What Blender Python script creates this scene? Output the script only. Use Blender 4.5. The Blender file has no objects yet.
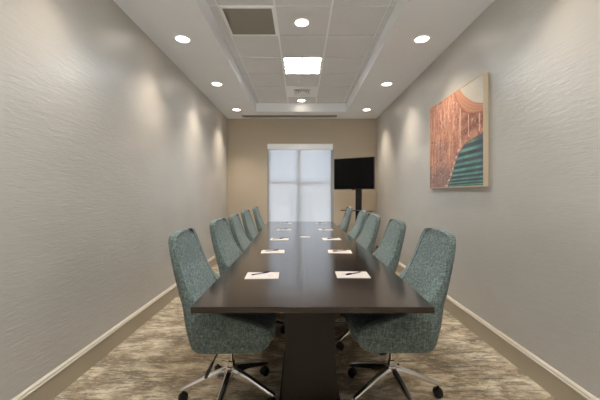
import bpy, bmesh, math, random
from mathutils import Vector, Matrix, noise

random.seed(7)
C = bpy.context.scene.collection
PI = math.pi

# ------------------------------------------------------------------ materials
def srgb(r, g, b):
    def f(c):
        c /= 255.0
        return c / 12.92 if c <= 0.04045 else ((c + 0.055) / 1.055) ** 2.4
    return (f(r), f(g), f(b), 1.0)

def mat(name, col, rough=0.6, metal=0.0, spec=0.5):
    m = bpy.data.materials.new(name)
    m.use_nodes = True
    b = m.node_tree.nodes['Principled BSDF']
    b.inputs['Base Color'].default_value = col
    b.inputs['Roughness'].default_value = rough
    b.inputs['Metallic'].default_value = metal
    b.inputs['Specular IOR Level'].default_value = spec
    return m

def nd(m, typ, **kw):
    n = m.node_tree.nodes.new(typ)
    for k, v in kw.items():
        setattr(n, k, v)
    return n

def lk(m, a, b):
    m.node_tree.links.new(a, b)

def coords(m, scale, kind='Object', rot=(0, 0, 0)):
    tc = nd(m, 'ShaderNodeTexCoord')
    mp = nd(m, 'ShaderNodeMapping')
    mp.inputs['Scale'].default_value = scale
    mp.inputs['Rotation'].default_value = rot
    lk(m, tc.outputs[kind], mp.inputs['Vector'])
    return mp.outputs['Vector']

def noise_tex(m, vec, scale=1.0, detail=3.0, rough=0.5, dist=0.0):
    n = nd(m, 'ShaderNodeTexNoise')
    n.inputs['Scale'].default_value = scale
    n.inputs['Detail'].default_value = detail
    n.inputs['Roughness'].default_value = rough
    n.inputs['Distortion'].default_value = dist
    lk(m, vec, n.inputs['Vector'])
    return n.outputs['Fac']

def ramp(m, fac, stops):
    r = nd(m, 'ShaderNodeValToRGB')
    el = r.color_ramp.elements
    el[0].position, el[0].color = stops[0]
    el[1].position, el[1].color = stops[1]
    for p, c in stops[2:]:
        e = el.new(p)
        e.color = c
    lk(m, fac, r.inputs['Fac'])
    return r.outputs['Color']

def mix(m, fac, a, b, mode='MIX'):
    n = nd(m, 'ShaderNodeMix', data_type='RGBA', blend_type=mode)
    if isinstance(fac, (int, float)):
        n.inputs[0].default_value = fac
    else:
        lk(m, fac, n.inputs[0])
    for i, v in ((6, a), (7, b)):
        if isinstance(v, tuple):
            n.inputs[i].default_value = v
        else:
            lk(m, v, n.inputs[i])
    return n.outputs[2]

def bump(m, height, strength=0.3, dist=0.01):
    n = nd(m, 'ShaderNodeBump')
    n.inputs['Strength'].default_value = strength
    n.inputs['Distance'].default_value = dist
    lk(m, height, n.inputs['Height'])
    lk(m, n.outputs['Normal'], m.node_tree.nodes['Principled BSDF'].inputs['Normal'])

def bsdf(m):
    return m.node_tree.nodes['Principled BSDF']

M = {}
# embossed wall covering on the long walls
m = mat('embossed_wallcovering', srgb(196, 190, 180), 0.34, spec=0.8)
v = coords(m, (1, 6, 36))
n1 = noise_tex(m, v, 1.6, 4, 0.55, 0.6)
v2 = coords(m, (1, 1.2, 2.0))
n2 = noise_tex(m, v2, 1.3, 3)
lk(m, ramp(m, n2, [(0.3, srgb(181, 176, 169)), (0.7, srgb(188, 183, 176))]), bsdf(m).inputs['Base Color'])
bump(m, n1, 0.25, 0.009)
M['wallcovering'] = m
# tan paint
m = mat('tan_wall_paint', srgb(185, 171, 151), 0.75)
n1 = noise_tex(m, coords(m, (1, 1, 1)), 220, 2)
bump(m, n1, 0.08, 0.002)
M['tan'] = m
m = mat('ceiling_paint', srgb(243, 245, 248), 0.85)
bump(m, noise_tex(m, coords(m, (1, 1, 1)), 180, 2), 0.05, 0.002)
M['ceiling'] = m
m = mat('acoustic_tile', srgb(214, 208, 202), 0.95)
n1 = noise_tex(m, coords(m, (1, 1, 1)), 300, 3, 0.7)
n2 = noise_tex(m, coords(m, (1, 1, 1)), 2.5, 3)
c = mix(m, n2, srgb(224, 224, 225), srgb(236, 236, 237))
lk(m, mix(m, 0.35, c, ramp(m, n1, [(0.35, srgb(205, 202, 198)), (0.55, srgb(250, 248, 246))]), 'MULTIPLY'), bsdf(m).inputs['Base Color'])
bump(m, n1, 0.3, 0.003)
M['tile'] = m
M['grid'] = mat('white_grid_metal', srgb(250, 250, 250), 0.28)
M['white'] = mat('white_enamel', srgb(248, 248, 248), 0.4)
M['base'] = mat('taupe_baseboard', srgb(172, 158, 136), 0.5)
M['cap'] = mat('cream_moulding', srgb(198, 189, 173), 0.45)

# striated carpet
m = mat('striated_carpet', srgb(180, 160, 130), 0.95, spec=0.15)
A = noise_tex(m, coords(m, (1.0, 1.8, 1)), 3.3, 9, 0.70, 0.4)
B = noise_tex(m, coords(m, (6.0, 22.0, 1)), 1.0, 7, 0.7, 0.5)
D = noise_tex(m, coords(m, (16.0, 46.0, 1)), 1.0, 6, 0.72, 0.3)
base = ramp(m, A, [(0.41, srgb(138, 123, 104)), (0.50, srgb(182, 166, 142)), (0.59, srgb(212, 198, 174))])
c1 = mix(m, ramp(m, B, [(0.50, (0, 0, 0, 1)), (0.57, (0.85, 0.85, 0.85, 1))]), base, srgb(140, 127, 109))
msk = ramp(m, noise_tex(m, coords(m, (1.2, 1.6, 1)), 1.1, 3), [(0.40, (0, 0, 0, 1)), (0.55, (1, 1, 1, 1))])
st = noise_tex(m, coords(m, (2.4, 24.0, 1)), 1.3, 7, 0.78, 0.4)
stf = mix(m, 1.0, ramp(m, st, [(0.525, (0, 0, 0, 1)), (0.57, (0.8, 0.8, 0.8, 1))]), msk, 'MULTIPLY')
c2 = mix(m, stf, c1, srgb(102, 102, 96))
c3 = mix(m, ramp(m, D, [(0.54, (0, 0, 0, 1)), (0.62, (0.6, 0.6, 0.6, 1))]), c2, srgb(220, 206, 182))
pile = noise_tex(m, coords(m, (1, 1, 1)), 320, 2, 0.6)
c4 = mix(m, 0.5, c3, ramp(m, pile, [(0.3, srgb(150, 150, 150)), (0.6, srgb(255, 255, 255))]), 'MULTIPLY')
lk(m, c4, bsdf(m).inputs['Base Color'])
bump(m, pile, 0.5, 0.006)
M['carpet'] = m

# espresso wood
def wood(name, dark, light, rough, sc):
    m = mat(name, light, rough, spec=0.5)
    w = noise_tex(m, coords(m, sc), 1.0, 6, 0.6, 0.5)
    lk(m, ramp(m, w, [(0.3, dark), (0.7, light)]), bsdf(m).inputs['Base Color'])
    rr = nd(m, 'ShaderNodeMapRange')
    rr.inputs[3].default_value = rough - 0.04
    rr.inputs[4].default_value = rough + 0.08
    lk(m, noise_tex(m, coords(m, (3, 3, 3)), 1.4, 5, 0.6), rr.inputs[0])
    lk(m, rr.outputs[0], bsdf(m).inputs['Roughness'])
    bump(m, w, 0.06, 0.002)
    return m
M['wood'] = wood('espresso_wood_top', srgb(22, 10, 6), srgb(38, 22, 14), 0.22, (45, 2.2, 30))
bsdf(M['wood']).inputs['Coat Weight'].default_value = 0.8
bsdf(M['wood']).inputs['Coat Roughness'].default_value = 0.13
M['wood_side'] = wood('espresso_wood_base', srgb(16, 8, 6), srgb(28, 15, 11), 0.36, (30, 30, 2.0))

# teal woven fabric
m = mat('teal_tweed', srgb(108, 128, 122), 0.95, spec=0.2)
wa = nd(m, 'ShaderNodeTexWave', bands_direction='Z')
wa.inputs['Scale'].default_value = 75
wa.inputs['Distortion'].default_value = 3.5
wa.inputs['Detail'].default_value = 2
tc = nd(m, 'ShaderNodeTexCoord')
lk(m, tc.outputs['Object'], wa.inputs['Vector'])
f1 = noise_tex(m, coords(m, (105, 105, 30)), 1.0, 3, 0.75)
f2 = noise_tex(m, coords(m, (42, 42, 150)), 1.0, 3, 0.75)
ca = ramp(m, f1, [(0.34, srgb(56, 68, 67)), (0.5, srgb(97, 110, 107)), (0.66, srgb(146, 158, 154))])
cb = ramp(m, f2, [(0.36, srgb(54, 68, 67)), (0.52, srgb(97, 111, 108)), (0.66, srgb(140, 153, 149))])
lk(m, mix(m, 0.5, ca, cb), bsdf(m).inputs['Base Color'])
bsdf(m).inputs['Sheen Weight'].default_value = 0.12
bump(m, f1, 0.4, 0.003)
M['fabric'] = m
M['chrome'] = mat('polished_aluminium', (0.78, 0.75, 0.72, 1), 0.16, 1.0)
M['black'] = mat('black_plastic', srgb(18, 18, 19), 0.45)
M['blackmetal'] = mat('black_powder_coat', srgb(24, 26, 29), 0.4)
m = mat('screen_glass', srgb(7, 8, 9), 0.22)
bsdf(m).inputs['Specular IOR Level'].default_value = 0.12
M['screen'] = m
m = mat('smoked_glass', srgb(16, 16, 17), 0.3)
M['shelf'] = m
m = mat('paper', srgb(238, 230, 220), 0.8)
lk(m, mix(m, noise_tex(m, coords(m, (1, 1, 1)), 20, 2), srgb(198, 188, 180), srgb(206, 197, 189)), bsdf(m).inputs['Base Color'])
M['paper'] = m
M['print'] = mat('grey_print', srgb(168, 164, 164), 0.8)
M['pen_dark'] = mat('navy_rubber', srgb(34, 34, 58), 0.4)
M['pen_grey'] = mat('silver_barrel', srgb(130, 126, 130), 0.3, 0.6)
M['frame_gold'] = mat('champagne_frame', srgb(206, 188, 158), 0.5)
M['win'] = mat('grey_window_frame', srgb(150, 150, 152), 0.5)
M['casing'] = mat('painted_casing', srgb(186, 182, 178), 0.5)
M['grille'] = mat('grey_brown_grille', srgb(150, 140, 126), 0.6)
M['dark'] = mat('dark_duct', srgb(40, 38, 36), 0.8)
M['slot'] = mat('grey_slot_metal', srgb(150, 146, 140), 0.5)
M['concrete'] = mat('outdoor_paving', srgb(196, 194, 190), 0.9)
M['render'] = mat('outdoor_stucco', srgb(200, 200, 198), 0.9)
M['brick'] = mat('outdoor_dark_brick', srgb(70, 52, 44), 0.9)
M['whitewash'] = mat('outdoor_white_paint', srgb(248, 248, 248), 0.7)

def emis(name, col, strength):
    m = bpy.data.materials.new(name)
    m.use_nodes = True
    b = bsdf(m)
    b.inputs['Base Color'].default_value = (0.8, 0.8, 0.8, 1)
    b.inputs['Emission Color'].default_value = col
    b.inputs['Emission Strength'].default_value = strength
    return m
WARM = (1.0, 0.87, 0.71)
M['lamp'] = emis('downlight_lens', WARM + (1,), 14)
M['troffer'] = emis('troffer_diffuser', (0.88, 0.95, 1.0, 1), 66)

# roller shade fabric: translucent screen cloth that lets a little through
m = bpy.data.materials.new('screen_shade_cloth')
m.use_nodes = True
nt = m.node_tree
nt.nodes.remove(nt.nodes['Principled BSDF'])
out = nt.nodes['Material Output']
tr = nd(m, 'ShaderNodeBsdfTranslucent')
df = nd(m, 'ShaderNodeBsdfDiffuse')
tp = nd(m, 'ShaderNodeBsdfTransparent')
tr.inputs['Color'].default_value = (0.15, 0.155, 0.170, 1)
df.inputs['Color'].default_value = (0.80, 0.80, 0.82, 1)
tp.inputs['Color'].default_value = (0.80, 0.86, 0.97, 1)
mx1 = nd(m, 'ShaderNodeMixShader')
mx2 = nd(m, 'ShaderNodeMixShader')
mx1.inputs[0].default_value = 0.5
mx2.inputs[0].default_value = 0.075
lk(m, tr.outputs[0], mx1.inputs[1]); lk(m, df.outputs[0], mx1.inputs[2])
lk(m, mx1.outputs[0], mx2.inputs[1]); lk(m, tp.outputs[0], mx2.inputs[2])
lk(m, mx2.outputs[0], out.inputs['Surface'])
M['shade'] = m

m = bpy.data.materials.new('window_glass')
m.use_nodes = True
nt = m.node_tree
nt.nodes.remove(nt.nodes['Principled BSDF'])
gl = nd(m, 'ShaderNodeBsdfGlossy'); gl.inputs['Roughness'].default_value = 0.02
tp = nd(m, 'ShaderNodeBsdfTransparent'); tp.inputs['Color'].default_value = (0.93, 0.96, 0.97, 1)
mx = nd(m, 'ShaderNodeMixShader'); mx.inputs[0].default_value = 0.06
lk(m, tp.outputs[0], mx.inputs[1]); lk(m, gl.outputs[0], mx.inputs[2])
lk(m, mx.outputs[0], nt.nodes['Material Output'].inputs['Surface'])
M['glass'] = m

# ------------------------------------------------------------------ mesh helpers
def obj(name, bm, material, parent=None, smooth=False, bevel=0.0, angle=35):
    bmesh.ops.recalc_face_normals(bm, faces=bm.faces)
    me = bpy.data.meshes.new(name)
    bm.to_mesh(me)
    bm.free()
    for mm in (material if isinstance(material, (list, tuple)) else [material]):
        me.materials.append(mm)
    o = bpy.data.objects.new(name, me)
    C.objects.link(o)
    if parent:
        o.parent = parent
    if smooth:
        for p in me.polygons:
            p.use_smooth = True
        me.set_sharp_from_angle(angle=math.radians(angle))
    if bevel:
        b = o.modifiers.new('bevel', 'BEVEL')
        b.width = bevel
        b.segments = 2
        b.limit_method = 'ANGLE'
        b.harden_normals = False
    return o

def thing(name, label, cat, loc=(0, 0, 0), rz=0, group=None):
    o = bpy.data.objects.new(name, None)
    C.objects.link(o)
    o.empty_display_size = 0.1
    o.location = loc
    o.rotation_euler = (0, 0, rz)
    return tag(o, label, cat, group)

def tag(o, label, cat, group=None):
    o['label'] = label
    o['category'] = cat
    if group:
        o['group'] = group
    return o

def struct(name, bm, m, parent=None, **kw):
    o = obj(name, bm, m, parent, **kw)
    if parent is None:
        o['kind'] = 'structure'
    return o

def box(bm, x0, y0, z0, x1, y1, z1, mi=0):
    vs = [bm.verts.new(p) for p in ((x0, y0, z0), (x1, y0, z0), (x1, y1, z0), (x0, y1, z0),
                                    (x0, y0, z1), (x1, y0, z1), (x1, y1, z1), (x0, y1, z1))]
    for f in ((0, 3, 2, 1), (4, 5, 6, 7), (0, 1, 5, 4), (1, 2, 6, 5), (2, 3, 7, 6), (3, 0, 4, 7)):
        fc = bm.faces.new([vs[i] for i in f])
        fc.material_index = mi
    return vs

def bxm(*args):
    bm = bmesh.new()
    box(bm, *args)
    return bm

def lathe(bm, prof, seg=24, cx=0, cy=0, cz=0, cap=True, rot=None):
    """prof: list of (radius, z)"""
    rings = []
    for r, z in prof:
        ring = []
        for i in range(seg):
            a = 2 * PI * i / seg
            p = Vector((r * math.cos(a), r * math.sin(a), z))
            if rot is not None:
                p = rot @ p
            ring.append(bm.verts.new((p.x + cx, p.y + cy, p.z + cz)))
        rings.append(ring)
    for a, b in zip(rings, rings[1:]):
        for i in range(seg):
            j = (i + 1) % seg
            bm.faces.new((a[i], a[j], b[j], b[i]))
    if cap:
        bm.faces.new(rings[0][::-1])
        bm.faces.new(rings[-1])

def tube(bm, pts, rad, seg=10):
    """tube through points; rad a number or list"""
    pts = [Vector(p) for p in pts]
    rings = []
    for i, p in enumerate(pts):
        d = (pts[min(i + 1, len(pts) - 1)] - pts[max(i - 1, 0)]).normalized()
        q = d.to_track_quat('Z', 'Y')
        r = rad if isinstance(rad, (int, float)) else rad[i]
        rings.append([bm.verts.new(p + q @ Vector((r * math.cos(2 * PI * k / seg), r * math.sin(2 * PI * k / seg), 0))) for k in range(seg)])
    for a, b in zip(rings, rings[1:]):
        for i in range(seg):
            j = (i + 1) % seg
            bm.faces.new((a[i], a[j], b[j], b[i]))
    bm.faces.new(rings[0][::-1])
    bm.faces.new(rings[-1])

def loft(bm, sections, closed_caps=True):
    rings = [[bm.verts.new(p) for p in s] for s in sections]
    n = len(rings[0])
    for a, b in zip(rings, rings[1:]):
        for i in range(n):
            j = (i + 1) % n
            bm.faces.new((a[i], a[j], b[j], b[i]))
    if closed_caps:
        bm.faces.new(rings[0][::-1])
        bm.faces.new(rings[-1])

def copy_tree(o, parent=None):
    c = o.copy()
    C.objects.link(c)
    if parent:
        c.parent = parent
    for ch in list(o.children):
        copy_tree(ch, c)
    return c

# ------------------------------------------------------------------ measures
XL, XR = -1.583, 1.633
YB, YF = 6.70, -1.70
HS = 2.933          # soffit
HT = 3.111          # tile ceiling
TX0, TX1, TY0, TY1 = -0.889, 0.911, -0.95, 6.11
WX0, WX1, WZ1 = -0.735, 0.715, 2.33      # window opening in the back wall

# ------------------------------------------------------------------ room shell
struct('floor', bxm(XL - 0.1, YF - 0.1, -0.1, XR + 0.1, YB + 0.3, 0.0), M['carpet'])
struct('wall_left', bxm(XL - 0.12, YF - 0.1, 0, XL, YB + 0.1, HS + 0.3), M['wallcovering'])
struct('wall_right', bxm(XR, YF - 0.1, 0, XR + 0.12, YB + 0.1, HS + 0.3), M['wallcovering'])
FX0, FX1, FZ0, FZ1 = -1.45, 1.50, 0.55, 2.80   # wide window added behind the camera to brighten the ceiling
bm = bmesh.new()
box(bm, XL, YF - 0.12, 0, FX0, YF, HS + 0.3)
box(bm, FX1, YF - 0.12, 0, XR, YF, HS + 0.3)
box(bm, FX0, YF - 0.12, 0, FX1, YF, FZ0)
box(bm, FX0, YF - 0.12, FZ1, FX1, YF, HS + 0.3)
struct('wall_front', bm, M['tan'])
bm = bmesh.new()
box(bm, FX0, YF - 0.10, FZ0, FX0 + 0.05, YF - 0.02, FZ1)
box(bm, FX1 - 0.05, YF - 0.10, FZ0, FX1, YF - 0.02, FZ1)
box(bm, FX0 + 0.05, YF - 0.10, FZ0, FX1 - 0.05, YF - 0.02, FZ0 + 0.05)
box(bm, FX0 + 0.05, YF - 0.10, FZ1 - 0.05, FX1 - 0.05, YF - 0.02, FZ1)
box(bm, 0.0, YF - 0.09, FZ0 + 0.05, 0.05, YF - 0.03, FZ1 - 0.05)
w2 = struct('added_daylight_window', bm, M['win'])
for xa, xb_ in ((FX0 + 0.05, 0.0), (0.05, FX1 - 0.05)):
    obj('pane', bxm(xa, YF - 0.065, FZ0 + 0.05, xb_, YF - 0.059, FZ1 - 0.05), M['glass'], w2)
struct('outdoor_paving', bxm(-25, -22, -0.2, 25, YF - 0.3, -0.12), M['concrete'])  # sunlit ground added to bounce daylight up through the added window
struct('outdoor_sky_blocker', bxm(-25, -22.4, -0.12, 25, -22.0, 16), M['brick'])  # unseen dark block added to keep direct sky light out
bm = bmesh.new()
box(bm, XL, YB, 0, WX0, YB + 0.16, HS + 0.3)
box(bm, WX1, YB, 0, XR, YB + 0.16, HS + 0.3)
box(bm, WX0, YB, WZ1, WX1, YB + 0.16, HS + 0.3)
struct('wall_back', bm, M['tan'])

# soffit ring with the recessed tray, tile field inside
bm = bmesh.new()
for x0, y0, x1, y1 in ((XL, YF, TX0, YB), (TX1, YF, XR, YB), (TX0, YF, TX1, TY0), (TX0, TY1, TX1, YB)):
    box(bm, x0, y0, HS, x1, y1, HT + 0.12)
box(bm, TX0 - 0.01, TY0 - 0.01, HT + 0.02, TX1 + 0.01, TY1 + 0.01, HT + 0.12)
ceil = struct('ceiling', bm, M['ceiling'])
CX = [TX0, -0.798, -0.250, 0.298, 0.846, TX1]
RY = [TY1, 5.722]
while RY[-1] - 0.5543 > TY0 + 0.05:
    RY.append(RY[-1] - 0.5543)
RY.append(TY0)
RY = RY[::-1]
# rows of interest counted from the far end
far = len(RY) - 1
ROW = {'end': far - 1, 'vent': far - 2, 'sensor': far - 3, 'troffer': far - 4, 'plain': far - 5, 'grille': far - 6}
bm = bmesh.new()
skip = {(2, ROW['vent']), (2, ROW['troffer']), (2, ROW['troffer'] - 6), (1, ROW['grille'])}
for i in range(5):
    for j in range(len(RY) - 1):
        if (i, j) in skip:
            continue
        g = 0.007
        box(bm, CX[i] + g, RY[j] + 0.010, HT - 0.010, CX[i + 1] - g, RY[j + 1] - 0.010, HT + 0.012)
obj('acoustic_tiles', bm, M['tile'], ceil, bevel=0.003)
bm = bmesh.new()
for x in CX[1:-1]:
    box(bm, x - 0.012, TY0, HT, x + 0.012, TY1, HT + 0.02)
for y in RY[1:-1]:
    box(bm, TX0, y - 0.012, HT + 0.001, TX1, y + 0.012, HT + 0.019)
for x in (TX0, TX1 - 0.02):
    box(bm, x, TY0, HT - 0.002, x + 0.02, TY1, HT + 0.018)
for x in CX[2:4]:
    box(bm, x - 0.010, TY0, HT - 0.013, x + 0.010, TY1, HT)
obj('suspension_grid', bm, M['grid'], ceil)

# baseboards with a moulded cap
def baseboard(name, a, b, nrm):
    """a, b: ends of the wall line at floor; nrm: direction into the room"""
    a = Vector((a[0], a[1], 0)); b = Vector((b[0], b[1], 0)); n = Vector((nrm[0], nrm[1], 0))
    def sweep(prof):
        bm = bmesh.new()
        s = [[tuple(p + n * d + Vector((0, 0, z))) for d, z in prof] for p in (a, b)]
        loft(bm, s)
        return bm
    o = struct(name, sweep([(0.0, 0.0), (0.014, 0.0), (0.014, 0.138), (0.0, 0.138)]), M['base'])
    obj('cap_moulding', sweep([(0.0, 0.140), (0.020, 0.140), (0.023, 0.145), (0.023, 0.152), (0.017, 0.158), (0.017, 0.165), (0.010, 0.172), (0.0, 0.176)]), M['cap'], o)
baseboard('baseboard_left', (XL, YF), (XL, YB), (1, 0))
baseboard('baseboard_right', (XR, YF), (XR, YB), (-1, 0))
baseboard('baseboard_back', (XL + 0.027, YB), (WX0 - 0.002, YB), (0, -1))
baseboard('baseboard_back', (WX1 + 0.002, YB), (XR - 0.027, YB), (0, -1))

# window set into the back wall
fy0, fy1 = YB + 0.02, YB + 0.10
MX = -0.05
bm = bmesh.new()
box(bm, WX0, fy0 - 0.015, 0.0, WX0 + 0.06, fy1, WZ1)
box(bm, WX1 - 0.06, fy0 - 0.015, 0.0, WX1, fy1, WZ1)
box(bm, WX0 + 0.06, fy0, WZ1 - 0.06, WX1 - 0.06, fy1, WZ1)
box(bm, WX0 + 0.06, fy0, 0.0, WX1 - 0.06, fy1, 0.08)
win = struct('window_1', bm, M['win'])
bm = bmesh.new()
box(bm, MX - 0.042, fy0 + 0.005, 0.08, MX + 0.042, fy1 - 0.01, WZ1 - 0.06)
obj('mullion', bm, M['win'], win)
for x0, x1, z in ((WX0 + 0.06, MX - 0.042, 1.545), (MX + 0.042, WX1 - 0.06, 1.53)):
    obj('transom_bar', bxm(x0, fy0 + 0.01, z - 0.03, x1, fy1 - 0.02, z + 0.03), M['win'], win)
for x0, x1 in ((WX0 + 0.06, MX - 0.042), (MX + 0.042, WX1 - 0.06)):
    obj('pane', bxm(x0, fy0 + 0.03, 0.08, x1, fy0 + 0.036, WZ1 - 0.06), M['glass'], win)

# roller shade in front of the window
sh = thing('roller_shade', 'white translucent roller shade pulled down over the tall window', 'window shade', (0, YB, WZ1))
obj('cassette', bxm(-0.72, -0.085, -0.075, 0.69, -0.002, 0.05), M['white'], sh, bevel=0.006)
bm = bmesh.new()
nx, nz = 40, 30
x0, x1, z0, z1 = -0.692, 0.652, -2.26, -0.07
g = [[bm.verts.new((x0 + (x1 - x0) * i / nx, -0.045 + 0.003 * math.sin(i * 0.9) * 0.4, z0 + (z1 - z0) * j / nz)) for i in range(nx + 1)] for j in range(nz + 1)]
for j in range(nz):
    for i in range(nx):
        bm.faces.new((g[j][i], g[j][i + 1], g[j + 1][i + 1], g[j + 1][i]))
obj('shade_cloth', bm, M['shade'], sh, smooth=True)
obj('hem_bar', bxm(-0.692, -0.055, -2.29, 0.652, -0.035, -2.255), M['white'], sh, bevel=0.004)

# outdoors, seen faintly through the shade
struct('outdoor_paving', bxm(-14, YB + 0.3, -0.2, 14, 40, -0.12), M['concrete'])
bm = bmesh.new()
for x0, x1, z in ((-1.35, -1.12, 0.66), (-1.05, -0.86, 0.74), (-0.80, -0.50, 0.70), (0.60, 1.42, 0.72)):
    box(bm, x0, 13.0, -0.12, x1, 13.3, z)
struct('outdoor_low_wall', bm, M['whitewash'])
bm = bmesh.new()
box(bm, -9.0, 16.5, -0.12, 9.0, 16.8, 1.55)
box(bm, -9.0, 16.44, 1.55, 9.0, 16.86, 1.62)
struct('outdoor_glare_screen', bm, M['render'])  # added to hide the bright far paving behind the shade

# ------------------------------------------------------------------ ceiling fixtures
def light_spot(name, loc, power, size=96, blend=1.0, rad=0.03, col=WARM):
    L = bpy.data.lights.new(name, 'SPOT')
    L.energy = power
    L.spot_size = math.radians(size)
    L.spot_blend = blend
    L.shadow_soft_size = rad
    L.color = col
    o = bpy.data.objects.new(name, L)
    o.location = loc
    C.objects.link(o)
    return o

def make_downlight():
    t = thing('recessed_downlight', '', 'ceiling light')
    bm = bmesh.new()
    lathe(bm, [(0.066, 0.0), (0.070, -0.006), (0.086, -0.005), (0.089, 0.0)], 32, cap=False)
    obj('trim_ring', bm, M['white'], t, smooth=True)
    bm = bmesh.new()
    lathe(bm, [(0.001, -0.0035), (0.066, -0.0035), (0.066, 0.0)], 32)
    obj('lens', bm, M['lamp'], t)
    return t
dl0 = make_downlight()
first = [True]
def downlight(x, y, z, label, power, group='recessed downlights'):
    t = dl0 if first[0] else copy_tree(dl0)
    first[0] = False
    t.location = (x, y, z)
    tag(t, label, 'ceiling light', group)
    light_spot('downlight_lamp', (x, y, z - 0.012), power)
P = 72
for side, x, w in (('left', -1.245, 'left wall'), ('right', 1.275, 'right wall')):
    downlight(x, 3.245, HS, 'round lit downlight in the soffit along the %s, nearest in view' % w, P)
    downlight(x, 4.57, HS, 'round lit downlight in the soffit along the %s, middle of three' % w, P * 1.3)
    downlight(x, 5.96, HS, 'round lit downlight in the soffit along the %s, closest to back wall' % w, P * 1.6)
    downlight(x, 1.90, HS, 'round lit downlight in the soffit along the %s, above the near table end' % w, P * 0.62)
    downlight(x, 0.55, HS, 'round lit downlight in the soffit along the %s, added over the camera, out of view' % w, P * 0.5)  # unseen pair added for extra room light
downlight(0.010, 3.235, HT - 0.010, 'large round lit downlight in a tile beside the dark return grille', P)
downlight(0.010, 5.93, HT - 0.010, 'round lit downlight in the last tile row behind the square air vent', P)
downlight(0.010, 0.55, HT - 0.010, 'added round lit downlight in a tile over the camera, out of view', P * 0.6)  # another unseen lamp, added to brighten the near room

# fluorescent troffers: one in view, one added unseen above the camera for more light
def troffer(r, label):
    ya, yb = RY[r], RY[r + 1]
    t = thing('troffer_light', label, 'ceiling light', ((CX[2] + CX[3]) / 2, (ya + yb) / 2, HT), 0, 'square ceiling light panels')
    hx, hy = (CX[3] - CX[2]) / 2 - 0.008, (yb - ya) / 2 - 0.004
    bm = bmesh.new()
    box(bm, -hx, -hy, -0.014, -hx + 0.022, hy, 0.015)
    box(bm, hx - 0.022, -hy, -0.014, hx, hy, 0.015)
    box(bm, -hx + 0.022, -hy, -0.014, hx - 0.022, -hy + 0.016, 0.015)
    box(bm, -hx + 0.022, hy - 0.016, -0.014, hx - 0.022, hy, 0.015)
    obj('frame', bm, M['white'], t)
    obj('diffuser', bxm(-hx + 0.022, -hy + 0.016, -0.006, hx - 0.022, hy - 0.016, 0.008), M['troffer'], t)
    for k in range(1, 4):
        yy = -hy + 2 * hy * k / 4
        obj('louvre', bxm(-hx + 0.022, yy - 0.006, -0.030, hx - 0.022, yy + 0.006, -0.006), M['slot'], t)
    for k in range(1, 4):
        xx = -hx + 2 * hx * k / 4
        obj('louvre', bxm(xx - 0.005, -hy + 0.016, -0.029, xx + 0.005, hy - 0.016, -0.006), M['slot'], t)
troffer(ROW['troffer'], 'square lit white louvred light panel in the tile ceiling')
troffer(ROW['troffer'] - 6, 'added square lit louvred light panel in the tiles above the camera, out of view')

# return-air grille
r = ROW['grille']
ya, yb = RY[r], RY[r + 1]
t = thing('return_air_grille', 'dark brownish square return air grille with white frame in ceiling', 'air vent', ((CX[1] + CX[2]) / 2, (ya + yb) / 2, HT))
hx, hy = (CX[2] - CX[1]) / 2 - 0.006, (yb - ya) / 2 - 0.004
bm = bmesh.new()
f = 0.028
box(bm, -hx, -hy, -0.016, -hx + f, hy, 0.012)
box(bm, hx - f, -hy, -0.016, hx, hy, 0.012)
box(bm, -hx + f, -hy, -0.016, hx - f, -hy + f, 0.012)
box(bm, -hx + f, hy - f, -0.016, hx - f, hy, 0.012)
obj('frame', bm, M['grid'], t, bevel=0.002)
obj('duct_backing', bxm(-hx + f, -hy + f, 0.004, hx - f, hy - f, 0.014), M['dark'], t)
bm = bmesh.new()
k = -hy + f + 0.008
while k < hy - f:
    loft(bm, [[(x, k + 0.006, -0.013), (x, k + 0.0045, -0.014), (x, k - 0.004, 0.003), (x, k - 0.0025, 0.004)] for x in (-hx + f, hx - f)])
    k += 0.0125
obj('grille_slats', bm, M['grille'], t)

# supply diffuser
r = ROW['vent']
ya, yb = RY[r], RY[r + 1]
t = thing('air_diffuser', 'white square supply air vent with stepped cones behind the light panel', 'air vent', ((CX[2] + CX[3]) / 2, (ya + yb) / 2, HT))
hx, hy = (CX[3] - CX[2]) / 2 - 0.008, (yb - ya) / 2 - 0.006
def sqring(bm, a, b, za, zb, th=0.004):
    q = lambda h, z: [(-h, -h, z), (h, -h, z), (h, h, z), (-h, h, z)]
    o1 = [bm.verts.new(p) for p in q(a, za)]
    i1 = [bm.verts.new(p) for p in q(b, zb)]
    o2 = [bm.verts.new(p) for p in q(a, za + th)]
    i2 = [bm.verts.new(p) for p in q(b, zb + th)]
    for i in range(4):
        j = (i + 1) % 4
        bm.faces.new((o1[i], o1[j], i1[j], i1[i]))
        bm.faces.new((o2[i], i2[i], i2[j], o2[j]))
        bm.faces.new((o1[i], o2[i], o2[j], o1[j]))
        bm.faces.new((i1[i], i1[j], i2[j], i2[i]))
bm = bmesh.new()
ih = 0.145
box(bm, -hx, -hy, -0.014, -ih, hy, 0.0)
box(bm, ih, -hy, -0.014, hx, hy, 0.0)
box(bm, -ih, -hy, -0.014, ih, -ih, 0.0)
box(bm, -ih, ih, -0.014, ih, hy, 0.0)
obj('face_plate', bm, M['white'], t)
obj('duct_throat', bxm(-ih, -ih, 0.002, ih, ih, 0.006), M['dark'], t)
for a, b in ((0.143, 0.112), (0.104, 0.075), (0.066, 0.036)):
    bm = bmesh.new()
    sqring(bm, a, b, -0.026, -0.004)
    obj('cone', bm, M['white'], t)
obj('core_plate', bxm(-0.028, -0.028, -0.022, 0.028, 0.028, 0.008), M['white'], t)

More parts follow.
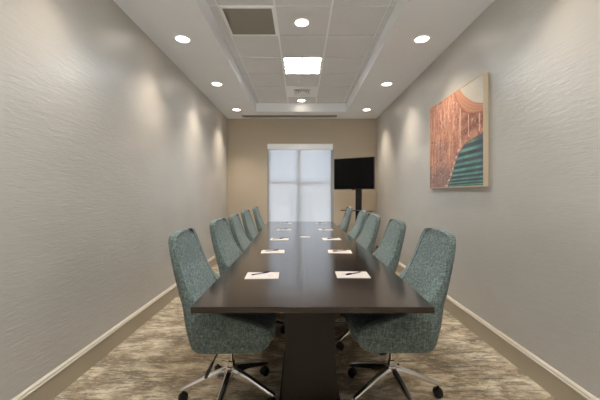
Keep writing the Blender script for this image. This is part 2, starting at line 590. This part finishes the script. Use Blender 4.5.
# small sensor in the tile between light panel and vent
r = ROW['sensor']
bm = bmesh.new()
lathe(bm, [(0.032, 0.0), (0.032, -0.006), (0.026, -0.016), (0.010, -0.020)], 24)
o = obj('ceiling_sensor', bm, M['white'], smooth=True)
o.location = (-0.02, RY[r] + 0.28, HT - 0.010)
tag(o, 'small round white sensor in the tile between light panel and air vent', 'ceiling sensor')

# linear slot diffuser near the back wall
t = thing('linear_slot_diffuser', 'long narrow grey slot vent in the ceiling along the back wall', 'air vent', (-0.235, 6.46, HS))
bm = bmesh.new()
box(bm, -0.99, -0.085, -0.006, 0.99, -0.055, 0.0)
box(bm, -0.99, 0.055, -0.006, 0.99, 0.085, 0.0)
box(bm, -0.99, -0.055, -0.006, -0.96, 0.055, 0.0)
box(bm, 0.96, -0.055, -0.006, 0.99, 0.055, 0.0)
obj('frame', bm, M['slot'], t)
bm = bmesh.new()
for yy in (-0.028, 0.0, 0.028):
    box(bm, -0.96, yy - 0.007, -0.005, 0.96, yy + 0.007, -0.0016)
obj('blades', bm, M['slot'], t)
obj('slot', bxm(-0.96, -0.055, -0.0015, 0.96, 0.055, -0.0002), M['dark'], t)

# ------------------------------------------------------------------ table
tb = thing('conference_table', 'long dark espresso wood conference table running towards the window', 'table', (0, 0, 0))
TZ = 0.74
YN, YE = 1.525, 6.28
bm = bmesh.new()
left = [(-0.548, YN), (-0.553, 2.85), (-0.580, 3.6), (-0.625, 5.0), (-0.665, YE)]
right = [(0.664, YN), (0.672, 2.35), (0.662, 3.0), (0.655, 4.66), (0.645, YE)]
ring = left[::-1] + right
ring = [(x, y) for x, y in left] + [(x, y) for x, y in right[::-1]]
top = [bm.verts.new((x, y, TZ)) for x, y in ring]
bot = [bm.verts.new((x, y, TZ - 0.032)) for x, y in ring]
bm.faces.new(top)
bm.faces.new(bot[::-1])
for i in range(len(ring)):
    j = (i + 1) % len(ring)
    bm.faces.new((top[i], bot[i], bot[j], top[j]))
obj('tabletop', bm, M['wood'], tb, bevel=0.003)
def pedestal(yc, d=0.62):
    bm = bmesh.new()
    secs = []
    for z, hw in ((0.03, 0.172), (0.12, 0.168), (0.24, 0.158), (0.36, 0.150), (0.48, 0.150), (0.58, 0.157), (0.66, 0.168), (0.707, 0.176)):
        secs.append([(0.055 - hw, yc - d / 2, z), (0.055 + hw, yc - d / 2, z), (0.055 + hw, yc + d / 2, z), (0.055 - hw, yc + d / 2, z)])
    loft(bm, secs)
    p = obj('pedestal', bm, M['wood_side'], tb, smooth=True, angle=50)
    obj('plinth', bxm(0.055 - 0.19, yc - d / 2 - 0.012, 0.0, 0.055 + 0.19, yc + d / 2 + 0.012, 0.03), M['wood_side'], p, bevel=0.003)
for yc in (2.17, 3.95, 5.65):
    pedestal(yc)

# ------------------------------------------------------------------ chairs
def interp(tab, z):
    for (a, va), (b, vb) in zip(tab, tab[1:]):
        if z <= b:
            f = (z - a) / (b - a)
            f = max(0.0, min(1.0, f))
            return va + (vb - va) * f
    return tab[-1][1]

HW = [(0.405, 0.268), (0.412, 0.282), (0.45, 0.292), (0.56, 0.300), (0.66, 0.292), (0.76, 0.272), (0.86, 0.250), (0.96, 0.230), (1.0, 0.220), (1.03, 0.205), (1.05, 0.182), (1.063, 0.148), (1.07, 0.105)]
XB = [(0.405, -0.178), (0.415, -0.192), (0.50, -0.212), (0.66, -0.240), (0.80, -0.280), (0.95, -0.320), (1.04, -0.345), (1.07, -0.340)]
XF = [(0.405, 0.20), (0.435, 0.255), (0.48, 0.275), (0.53, 0.275), (0.575, 0.20), (0.61, 0.08), (0.64, -0.02), (0.67, -0.095), (0.71, -0.148), (0.76, -0.190), (0.86, -0.232), (0.96, -0.262), (1.03, -0.282), (1.07, -0.288)]
TH = [(0.40, 0.05), (0.55, 0.06), (0.61, 0.08), (0.66, 0.115), (0.76, 0.098), (0.86, 0.072), (1.03, 0.060), (1.07, 0.045)]

def u_path(hw, xb, xf, r, n1=6, n2=6, n3=5):
    """U in plan, open towards +x, from the -y front tip round the back to the +y front tip"""
    r = min(r, hw * 0.95)
    pts = []
    xs = xb + r
    for i in range(n1):
        f = i / n1
        pts.append((xf + (xs - xf) * f, -hw))
    for i in range(n2):
        a = PI / 2 * i / n2
        pts.append((xs - r * math.sin(a), -hw + r - r * math.cos(a)))
    w = hw - r
    # gently curved back
    for i in range(n3 + 1):
        f = -1 + 2 * i / n3
        pts.append((xb, w * f))
    for i in range(n2 - 1, -1, -1):
        a = PI / 2 * i / n2
        pts.append((xs - r * math.sin(a), hw - r + r * math.cos(a)))
    for i in range(n1 - 1, -1, -1):
        f = i / n1
        pts.append((xf + (xs - xf) * f, hw))
    return pts

def shell_bm():
    bm = bmesh.new()
    zs = [0.405, 0.409, 0.418, 0.44, 0.46, 0.49, 0.52, 0.55, 0.575, 0.60, 0.62, 0.64, 0.66, 0.685, 0.71, 0.74, 0.78, 0.82, 0.86, 0.90, 0.94, 0.98, 1.01, 1.035, 1.052, 1.063, 1.07]
    OUT, INN = [], []
    for z in zs:
        hw, xb, xf, th = interp(HW, z), interp(XB, z), interp(XF, z), interp(TH, z)
        r = 0.075 if z > 0.7 else 0.09
        xf = max(xf, xb + 0.062)
        po = u_path(hw, xb, max(xf, xb + r + 0.002) if False else xf, min(r, xf - xb - 0.006))
        ri = max(0.012, min(r, xf - xb) - th * 0.7)
        hwi = hw - th * 0.9
        xbi = xb + th
        xfi = max(xf, xbi + 0.004)
        pi_ = u_path(hwi, xbi, xfi, min(ri, max(0.003, xfi - xbi - 0.002)))
        OUT.append([bm.verts.new((x, y, z)) for x, y in po])
        INN.append([bm.verts.new((x, y, z)) for x, y in pi_])
    n = len(OUT[0])
    for k in range(len(zs) - 1):
        for i in range(n - 1):
            bm.faces.new((OUT[k][i], OUT[k][i + 1], OUT[k + 1][i + 1], OUT[k + 1][i]))
            bm.faces.new((INN[k][i], INN[k + 1][i], INN[k + 1][i + 1], INN[k][i + 1]))
        for e in (0, n - 1):
            bm.faces.new((OUT[k][e], OUT[k + 1][e], INN[k + 1][e], INN[k][e]))
    for i in range(n - 1):
        bm.faces.new((OUT[-1][i], OUT[-1][i + 1], INN[-1][i + 1], INN[-1][i]))
    # closed underside
    for i in range(n // 2 - 1):
        bm.faces.new((OUT[0][i], OUT[0][n - 1 - i], OUT[0][n - 2 - i], OUT[0][i + 1]))
    bm.faces.new([INN[0][i] for i in range(n)])
    bmesh.ops.holes_fill(bm, edges=[e for e in bm.edges if e.is_boundary])
    return bm

def cushion_bm():
    bm = bmesh.new()
    secs = []
    for z, ins in ((0.425, 0.02), (0.44, 0.004), (0.50, 0.0), (0.522, 0.008), (0.535, 0.03), (0.54, 0.07)):
        x0, x1, h = -0.165 + ins, 0.292 - ins, 0.240 - ins
        s = []
        for cx, cy, a0 in ((x1 - 0.06, h - 0.06, 0), (x0 + 0.05, h - 0.05, 90), (x0 + 0.05, -h + 0.05, 180), (x1 - 0.06, -h + 0.06, 270)):
            rr = 0.06 if cx > 0 else 0.05
            for k in range(5):
                a = math.radians(a0 + 90 * k / 4)
                s.append((cx + rr * math.cos(a), cy + rr * math.sin(a), z))
        secs.append(s)
    loft(bm, secs)
    return bm

def leg_bm():
    bm = bmesh.new()
    secs = []
    for x, zt, h, w in ((0.020, 0.188, 0.060, 0.050), (0.06, 0.180, 0.046, 0.046), (0.14, 0.155, 0.034, 0.040), (0.22, 0.124, 0.026, 0.036), (0.29, 0.098, 0.020, 0.034), (0.315, 0.088, 0.014, 0.026)):
        secs.append([(x, -w / 2, zt - h), (x, w / 2, zt - h), (x, w / 2 * 0.95, zt - h * 0.35), (x, w / 2 * 0.55, zt), (x, -w / 2 * 0.55, zt), (x, -w / 2 * 0.95, zt - h * 0.35)])
    loft(bm, secs)
    return bm

def caster_bm():
    bm = bmesh.new()
    rot = Matrix.Rotation(PI / 2, 3, 'X')
    for y0 in (-0.024, 0.006):
        lathe(bm, [(0.018, y0), (0.027, y0 + 0.003), (0.028, y0 + 0.009), (0.027, y0 + 0.015), (0.018, y0 + 0.018)], 18, 0.292, 0, 0.028, rot=rot)
    # hood and stem
    loft(bm, [[(0.292 + 0.030 * math.cos(a), y, 0.030 + 0.032 * math.sin(a)) for a in [PI * k / 8 for k in range(9)]] for y in (-0.006, 0.006)])
    lathe(bm, [(0.007, 0.05), (0.007, 0.088)], 10, 0.292, 0, 0)
    return bm

def make_chair():
    t = thing('swivel_chair', '', 'chair')
    o = obj('upholstered_shell', shell_bm(), M['fabric'], t, smooth=True, angle=180)
    s = o.modifiers.new('subdivision', 'SUBSURF'); s.levels = 1; s.render_levels = 1
    o = obj('seat_cushion', cushion_bm(), M['fabric'], t, smooth=True, angle=180)
    s = o.modifiers.new('subdivision', 'SUBSURF'); s.levels = 1; s.render_levels = 1
    # tilt mechanism
    bm = bmesh.new()
    box(bm, -0.085, -0.07, 0.372, 0.095, 0.07, 0.406)
    mech = obj('tilt_mechanism', bm, M['black'], t, bevel=0.008)
    bm = bmesh.new()
    tube(bm, [(-0.02, -0.06, 0.40), (-0.03, -0.11, 0.395), (-0.05, -0.17, 0.36), (-0.075, -0.215, 0.315)], 0.0045, 8)
    tube(bm, [(-0.068, -0.203, 0.328), (-0.085, -0.235, 0.295), (-0.098, -0.26, 0.265)], [0.006, 0.011, 0.008], 8)
    obj('lever', bm, M['black'], mech, smooth=True)
    bm = bmesh.new()
    lathe(bm, [(0.016, 0.0), (0.02, 0.003), (0.02, 0.028), (0.016, 0.03)], 16, 0.06, -0.10, 0.376)
    obj('tension_knob', bm, M['black'], mech, smooth=True)
    bm = bmesh.new()
    lathe(bm, [(0.013, 0.17), (0.013, 0.375)], 20)
    obj('gas_column', bm, M['chrome'], t, smooth=True)
    bm = bmesh.new()
    lathe(bm, [(0.026, 0.10), (0.034, 0.115), (0.036, 0.185), (0.031, 0.193), (0.024, 0.195), (0.022, 0.225), (0.014, 0.228)], 24)
    obj('hub', bm, M['chrome'], t, smooth=True)
    lb, cbm = leg_bm(), caster_bm()
    l0 = obj('leg', lb, M['chrome'], t, bevel=0.003)
    c0 = obj('caster', cbm, M['black'], l0, smooth=True)
    for k in range(5):
        l = l0 if k == 0 else copy_tree(l0, t)
        l.rotation_euler = (0, 0, 2 * PI * k / 5)
    return t

ch0 = make_chair()
LEFT = [(-0.450, 1.99, 3), (-0.452, 2.83, -2), (-0.450, 3.50, 2), (-0.488, 4.42, -1), (-0.505, 5.52, 1)]
RIGHT = [(0.588, 2.00, 0), (0.552, 2.76, -2), (0.532, 3.54, 2), (0.572, 4.38, -2), (0.575, 5.58, 0)]
ordn = ['nearest the camera', 'second from the near end', 'third from the near end', 'fourth from the near end', 'farthest, by the window']
k = 0
BASE = {('left', 0): 265, ('right', 0): 283}
for side, lst in (('left', LEFT), ('right', RIGHT)):
    for i, (x, y, dr) in enumerate(lst):
        t = ch0 if k == 0 else copy_tree(ch0)
        k += 1
        t.location = (x, y, 0)
        rz = math.radians(dr) + (0 if side == 'left' else PI)
        t.rotation_euler = (0, 0, rz)
        tag(t, 'teal swivel chair on the %s side of the table, %s' % (side, ordn[i]), 'chair', 'swivel chairs along the table')
        b = math.radians(BASE.get((side, i), random.uniform(0, 72)))
        q = 0
        for c in t.children:
            if c.name.startswith('leg'):
                c.rotation_euler = (0, 0, b - rz + 2 * PI * q / 5)
                q += 1

# ------------------------------------------------------------------ notepads and pens
PADS = {'left': [(-0.262, 2.11, 2.0), (-0.27, 2.98, 3), (-0.262, 3.80, -2), (-0.262, 4.82, 0), (-0.285, 5.88, 0)],
        'right': [(0.356, 2.13, -1.0), (0.377, 2.98, -3), (0.380, 3.82, 2), (0.392, 4.82, -1), (0.392, 5.9, 0)]}
np0 = thing('notepad', '', 'notepad')
bm = bmesh.new()
box(bm, -0.112, -0.082, 0.0, 0.112, 0.082, 0.004)
obj('paper_block', bm, M['paper'], np0, bevel=0.0006)
bm = bmesh.new()
for q in range(4):
    box(bm, 0.066 - 0.008 * q, -0.040, 0.0040, 0.069 - 0.008 * q, 0.010 + 0.012 * (q % 2), 0.0043)
obj('printed_heading', bm, M['print'], np0)
pn0 = thing('ballpoint_pen', '', 'pen')
rot = Matrix.Rotation(PI / 2, 3, 'Y')
bm = bmesh.new()
lathe(bm, [(0.0008, 0.066), (0.003, 0.054), (0.0042, 0.048), (0.0042, -0.02)], 12, 0, 0, 0.0058, rot=rot)
obj('barrel', bm, M['pen_grey'], pn0, smooth=True)
bm = bmesh.new()
lathe(bm, [(0.0046, -0.018), (0.0054, -0.026), (0.0054, -0.062), (0.0040, -0.069)], 12, 0, 0, 0.0058, rot=rot)
obj('grip', bm, M['pen_dark'], pn0, smooth=True)
bm = bmesh.new()
box(bm, -0.066, -0.0018, 0.0110, -0.028, 0.0018, 0.0126)
obj('clip', bm, M['pen_dark'], pn0)
bm = bmesh.new()
lathe(bm, [(0.0012, 0.070), (0.0034, 0.062), (0.0044, 0.052)], 12, 0, 0, 0.0058, rot=rot)
obj('tip', bm, M['pen_dark'], pn0, smooth=True)
ordp = ['at the near end', 'second from the near end', 'in the middle of the row', 'fourth from the near end', 'at the far end']
k = 0
for side in ('left', 'right'):
    for i, (x, y, a) in enumerate(PADS[side]):
        n = np0 if k == 0 else copy_tree(np0)
        p = pn0 if k == 0 else copy_tree(pn0)
        k += 1
        n.location = (x, y, TZ)
        n.rotation_euler = (0, 0, math.radians(a) + (0 if side == 'left' else PI))
        tag(n, 'white notepad on the %s half of the table, %s' % (side, ordp[i]), 'notepad', 'notepads laid out on the table')
        if side == 'left':
            p.location = (x - 0.018 + 0.008 * (i % 2), y + 0.026 - 0.01 * (i % 3), TZ + 0.0046)
            pr = PI + math.radians(36 - 6 * (i % 3))
        else:
            p.location = (x + 0.010 - 0.012 * (i % 2), y + 0.008 - 0.006 * (i % 3), TZ + 0.0046)
            pr = math.radians(33 - 5 * (i % 3)) if i != 1 else math.radians(12)
        p.rotation_euler = (0, 0, pr)
        tag(p, 'dark gripped pen lying on the %s notepad %s' % (side, ordp[i]), 'pen', 'pens on the notepads')
o = obj('place_card', bxm(-0.062, -0.045, 0.0, 0.062, 0.045, 0.002), M['paper'])
o.location = (0.055, 4.02, TZ)
tag(o, 'small white card lying flat on the centre line of the table', 'card')

# ------------------------------------------------------------------ television on its stand
yaw = math.radians(-30)
TVC = Vector((1.045, 6.06, 0))
tv = thing('television', 'black flat screen television mounted on the stand in the back corner', 'television', (TVC.x, TVC.y, 1.700), yaw)
W, H = 0.83, 0.62
# local -y faces the room
bm = bmesh.new()
box(bm, -W / 2, -0.028, -H / 2, W / 2, 0.012, H / 2)
obj('housing', bm, M['black'], tv, bevel=0.005)
bm = bmesh.new()
loft(bm, [[(-0.3, 0.012, -0.2), (0.3, 0.012, -0.2), (0.3, 0.012, 0.22), (-0.3, 0.012, 0.22)], [(-0.26, 0.04, -0.17), (0.26, 0.04, -0.17), (0.26, 0.04, 0.19), (-0.26, 0.04, 0.19)]])
obj('back_cover', bm, M['black'], tv)
obj('screen', bxm(-W / 2 + 0.012, -0.0295, -H / 2 + 0.02, W / 2 - 0.012, -0.0275, H / 2 - 0.012), M['screen'], tv)
obj('logo_badge', bxm(-0.03, -0.030, -H / 2 - 0.012, 0.03, -0.018, -H / 2 + 0.003), M['black'], tv)
st = thing('television_stand', 'black pole stand with a glass shelf holding the television', 'stand', (TVC.x, TVC.y, 0), yaw)
bm = bmesh.new()
box(bm, 0.01, 0.055, 0.03, 0.13, 0.105, 1.95)
pole = obj('pole', bm, M['blackmetal'], st, bevel=0.006)
obj('mount_plate', bxm(-0.2, 0.041, 1.55, 0.2, 0.055, 1.86), M['blackmetal'], st)
bm = bmesh.new()
box(bm, -0.24, -0.10, 0.968, 0.40, 0.054, 0.984)
obj('shelf', bm, M['shelf'], st, bevel=0.002)
bm = bmesh.new()
box(bm, -0.17, -0.14, 0.0, 0.35, 0.20, 0.03)
obj('base_plate', bm, M['blackmetal'], st, bevel=0.006)

# power outlet with a black plug low on the right wall
t = thing('wall_outlet', 'ivory wall outlet low on the right wall near the television', 'outlet', (XR, 6.42, 0.22))
obj('cover_plate', bxm(-0.006, -0.035, -0.057, -0.0005, 0.035, 0.057), M['cap'], t, bevel=0.002)
t = thing('power_adapter', 'black power adapter plugged into the outlet on the right wall', 'power adapter', (XR - 0.006, 6.42, 0.19))
bm = bmesh.new()
box(bm, -0.055, -0.028, -0.03, -0.0005, 0.028, 0.03)
obj('adapter_body', bm, M['black'], t, bevel=0.005)
bm = bmesh.new()
tube(bm, [(-0.028, 0, -0.028), (-0.030, 0.0, -0.10), (-0.05, 0.01, -0.16), (-0.10, 0.02, -0.182), (-0.22, 0.02, -0.184)], 0.004, 8)
obj('cord', bm, M['black'], t, smooth=True)

# ------------------------------------------------------------------ framed print on the right wall
AY0, AY1, AZ0, AZ1 = 2.672, 3.800, 1.365, 2.360
art = thing('framed_print', 'champagne framed print of orange arcades above a teal striped floor', 'picture', (XR, (AY0 + AY1) / 2, (AZ0 + AZ1) / 2))
aw, ah = (AY1 - AY0) / 2, (AZ1 - AZ0) / 2
bm = bmesh.new()
fw, fd = 0.010, 0.046
box(bm, -fd, -aw, -ah, -0.004, -aw + fw, ah)
box(bm, -fd, aw - fw, -ah, -0.004, aw, ah)
box(bm, -fd, -aw + fw, -ah, -0.004, aw - fw, -ah + fw)
box(bm, -fd, -aw + fw, ah - fw, -0.004, aw - fw, ah)
obj('frame', bm, M['frame_gold'], art, bevel=0.0015)

def lerp3(a, b, f):
    f = max(0.0, min(1.0, f))
    return tuple(x + (y - x) * f for x, y in zip(a, b))

def curve(tab, u):
    return interp(tab, u)

ARC1 = [(0.60, 1.10), (0.64, 1.0), (0.70, 0.925), (0.77, 0.862), (0.86, 0.795), (0.96, 0.752), (1.0, 0.742)]
ARC2 = [(0.46, 1.15), (0.53, 1.0), (0.58, 0.90), (0.64, 0.812), (0.70, 0.75), (0.77, 0.705), (0.86, 0.675), (1.0, 0.655)]
TEAL = [(0.40, -0.02), (0.414, 0.017), (0.493, 0.132), (0.55, 0.244), (0.62, 0.353), (0.72, 0.426), (0.84, 0.452), (1.0, 0.478)]
def art_col(u, v):
    n = lambda a, b, s=0.0: noise.fractal(Vector((u * a, v * b, s)), 0.8, 2.1, 4)
    v1, v2, vt = curve(ARC1, u), curve(ARC2, u), curve(TEAL, u)
    pale = (222, 210, 192)
    if u > 0.60 and v > v1:
        return lerp3(pale, (232, 222, 206), 0.5 + n(3, 3))
    if u > 0.46 and v > v2:
        f = (v - v2) / max(0.02, v1 - v2) if u > 0.60 else (v - v2) / 0.3
        band = 0.5 + 0.5 * math.sin(f * 26 + n(4, 4) * 1.5)
        c = lerp3((176, 104, 76), (238, 190, 158), band * 0.65 + 0.35 * f)
        if f < 0.10:
            c = (112, 58, 48)
        return lerp3(c, (206, 140, 106), 0.5 + 0.6 * n(8, 8, 2))
    if u > 0.40 and v < vt:
        # dark floor with teal stripes fanning out
        hgt = v / max(0.05, 0.46)
        ph = (1.0 - (1.0 - min(1.0, hgt)) ** 0.55)
        s = math.sin(2 * PI * (9.5 * (hgt ** 0.62) + 0.12) - (u - 0.7) * 1.2)
        w = 0.5 + 0.5 * s
        mask = max(0.0, min(1.0, (w - 0.45) * 4.0))
        edge = max(0.0, min(1.0, (vt - v) / 0.03))
        right = 1.0 - max(0.0, min(1.0, (u - 0.93 + 0.35 * (v - 0.2)) * 9))
        base = lerp3((58, 72, 84), (82, 92, 100), 0.5 + n(6, 14, 3))
        teal = lerp3((98, 146, 134), (122, 172, 156), 0.5 + n(10, 10, 5))
        c = lerp3(base, teal, mask * (0.35 + 0.65 * right))
        return lerp3((150, 110, 96), c, edge)
    # white dashes along the kerb of the teal floor
    if u > 0.36 and 0 < v - vt < 0.05 and v < 0.42:
        if math.sin(v * 105) > 0.35:
            return (232, 208, 192)
    # arcade facade
    k = n(26, 3.2, 9) * 0.5 + n(60, 8, 4) * 0.25 + 0.5
    c = lerp3((170, 102, 78), (244, 190, 162), k)
    low = max(0.0, min(1.0, (0.52 - v - 0.25 * u) * 2.6 + 0.8 * n(5, 5, 7)))
    c = lerp3(c, (140, 116, 116), 0.8 * low)
    if u > 0.55:
        # dark bays between thin pale columns
        bay = max(0.0, min(1.0, (u - 0.55) * 5)) * max(0.0, min(1.0, (v - vt) * 9))
        c = lerp3(c, (124, 64, 52), bay * (0.35 + 0.4 * (0.5 + 0.5 * math.sin(v * 52 - (u - 0.6) * 10))))
        for cu in (0.645, 0.785, 0.945):
            if abs(u - cu) < 0.008 and v > vt + 0.03:
                c = (236, 196, 168)
    if n(34, 34, 21) > 0.52:
        c = lerp3(c, (238, 206, 182), 0.75)
    if n(30, 30, 33) > 0.50:
        c = lerp3(c, (92, 56, 54), 0.6)
    return c

NU, NV = 170, 150
bm = bmesh.new()
pw, ph = aw - fw - 0.001, ah - fw - 0.001
g = [[bm.verts.new((-fd + 0.003, pw - 2 * pw * i / NU, -ph + 2 * ph * j / NV)) for i in range(NU + 1)] for j in range(NV + 1)]
for j in range(NV):
    for i in range(NU):
        bm.faces.new((g[j][i], g[j][i + 1], g[j + 1][i + 1], g[j + 1][i]))
# canvas board behind the printed face
e = [g[0][0], g[0][NU], g[NV][NU], g[NV][0]]
box(bm, -fd + 0.006, -pw, -ph, -0.006, pw, ph)
m = mat('printed_canvas', (1, 1, 1, 1), 0.55)
at = nd(m, 'ShaderNodeVertexColor'); at.layer_name = 'print'
lk(m, at.outputs['Color'], bsdf(m).inputs['Base Color'])
cv = obj('printed_canvas', bm, m, art)
ca_ = cv.data.color_attributes.new('print', 'FLOAT_COLOR', 'POINT')
for j in range(NV + 1):
    for i in range(NU + 1):
        col = art_col(i / NU, j / NV)
        ca_.data[j * (NU + 1) + i].color = srgb(*[max(0, min(255, 0.93 * q)) for q in col])

# ------------------------------------------------------------------ sky, camera, view
w = bpy.data.worlds.new('overcast_sky')
bpy.context.scene.world = w
w.use_nodes = True
bg = w.node_tree.nodes['Background']
bg.inputs['Color'].default_value = (0.82, 0.90, 1.0, 1)
bg.inputs['Strength'].default_value = 3.5

sun = bpy.data.lights.new('sun', 'SUN')
sun.energy = 36.0
sun.angle = math.radians(3)
sun.color = (1.0, 0.98, 0.95)
so = bpy.data.objects.new('sun', sun)
so.rotation_euler = Vector((0.62, 0.0, -0.78)).to_track_quat('-Z', 'Y').to_euler()
so.location = (-8, 14, 10)
C.objects.link(so)

cam = bpy.data.cameras.new('camera')
cam.sensor_width = 36
cam.lens = 308 / 600 * 36
cam.shift_x = -0.8 / 600
cam.shift_y = -6.0 / 600
cam.clip_start = 0.05
co = bpy.data.objects.new('camera', cam)
C.objects.link(co)
co.location = (0, 0, 1.3)
co.rotation_euler = (PI / 2, 0, 0)
bpy.context.scene.camera = co

sc = bpy.context.scene
sc.view_settings.view_transform = 'Standard'
sc.view_settings.look = 'None'
sc.view_settings.gamma = 1.0
sc.view_settings.use_curve_mapping = False
sc.view_settings.exposure = 0.04
sc.cycles.max_bounces = 10
sc.cycles.diffuse_bounces = 6
sc.cycles.sample_clamp_indirect = 6
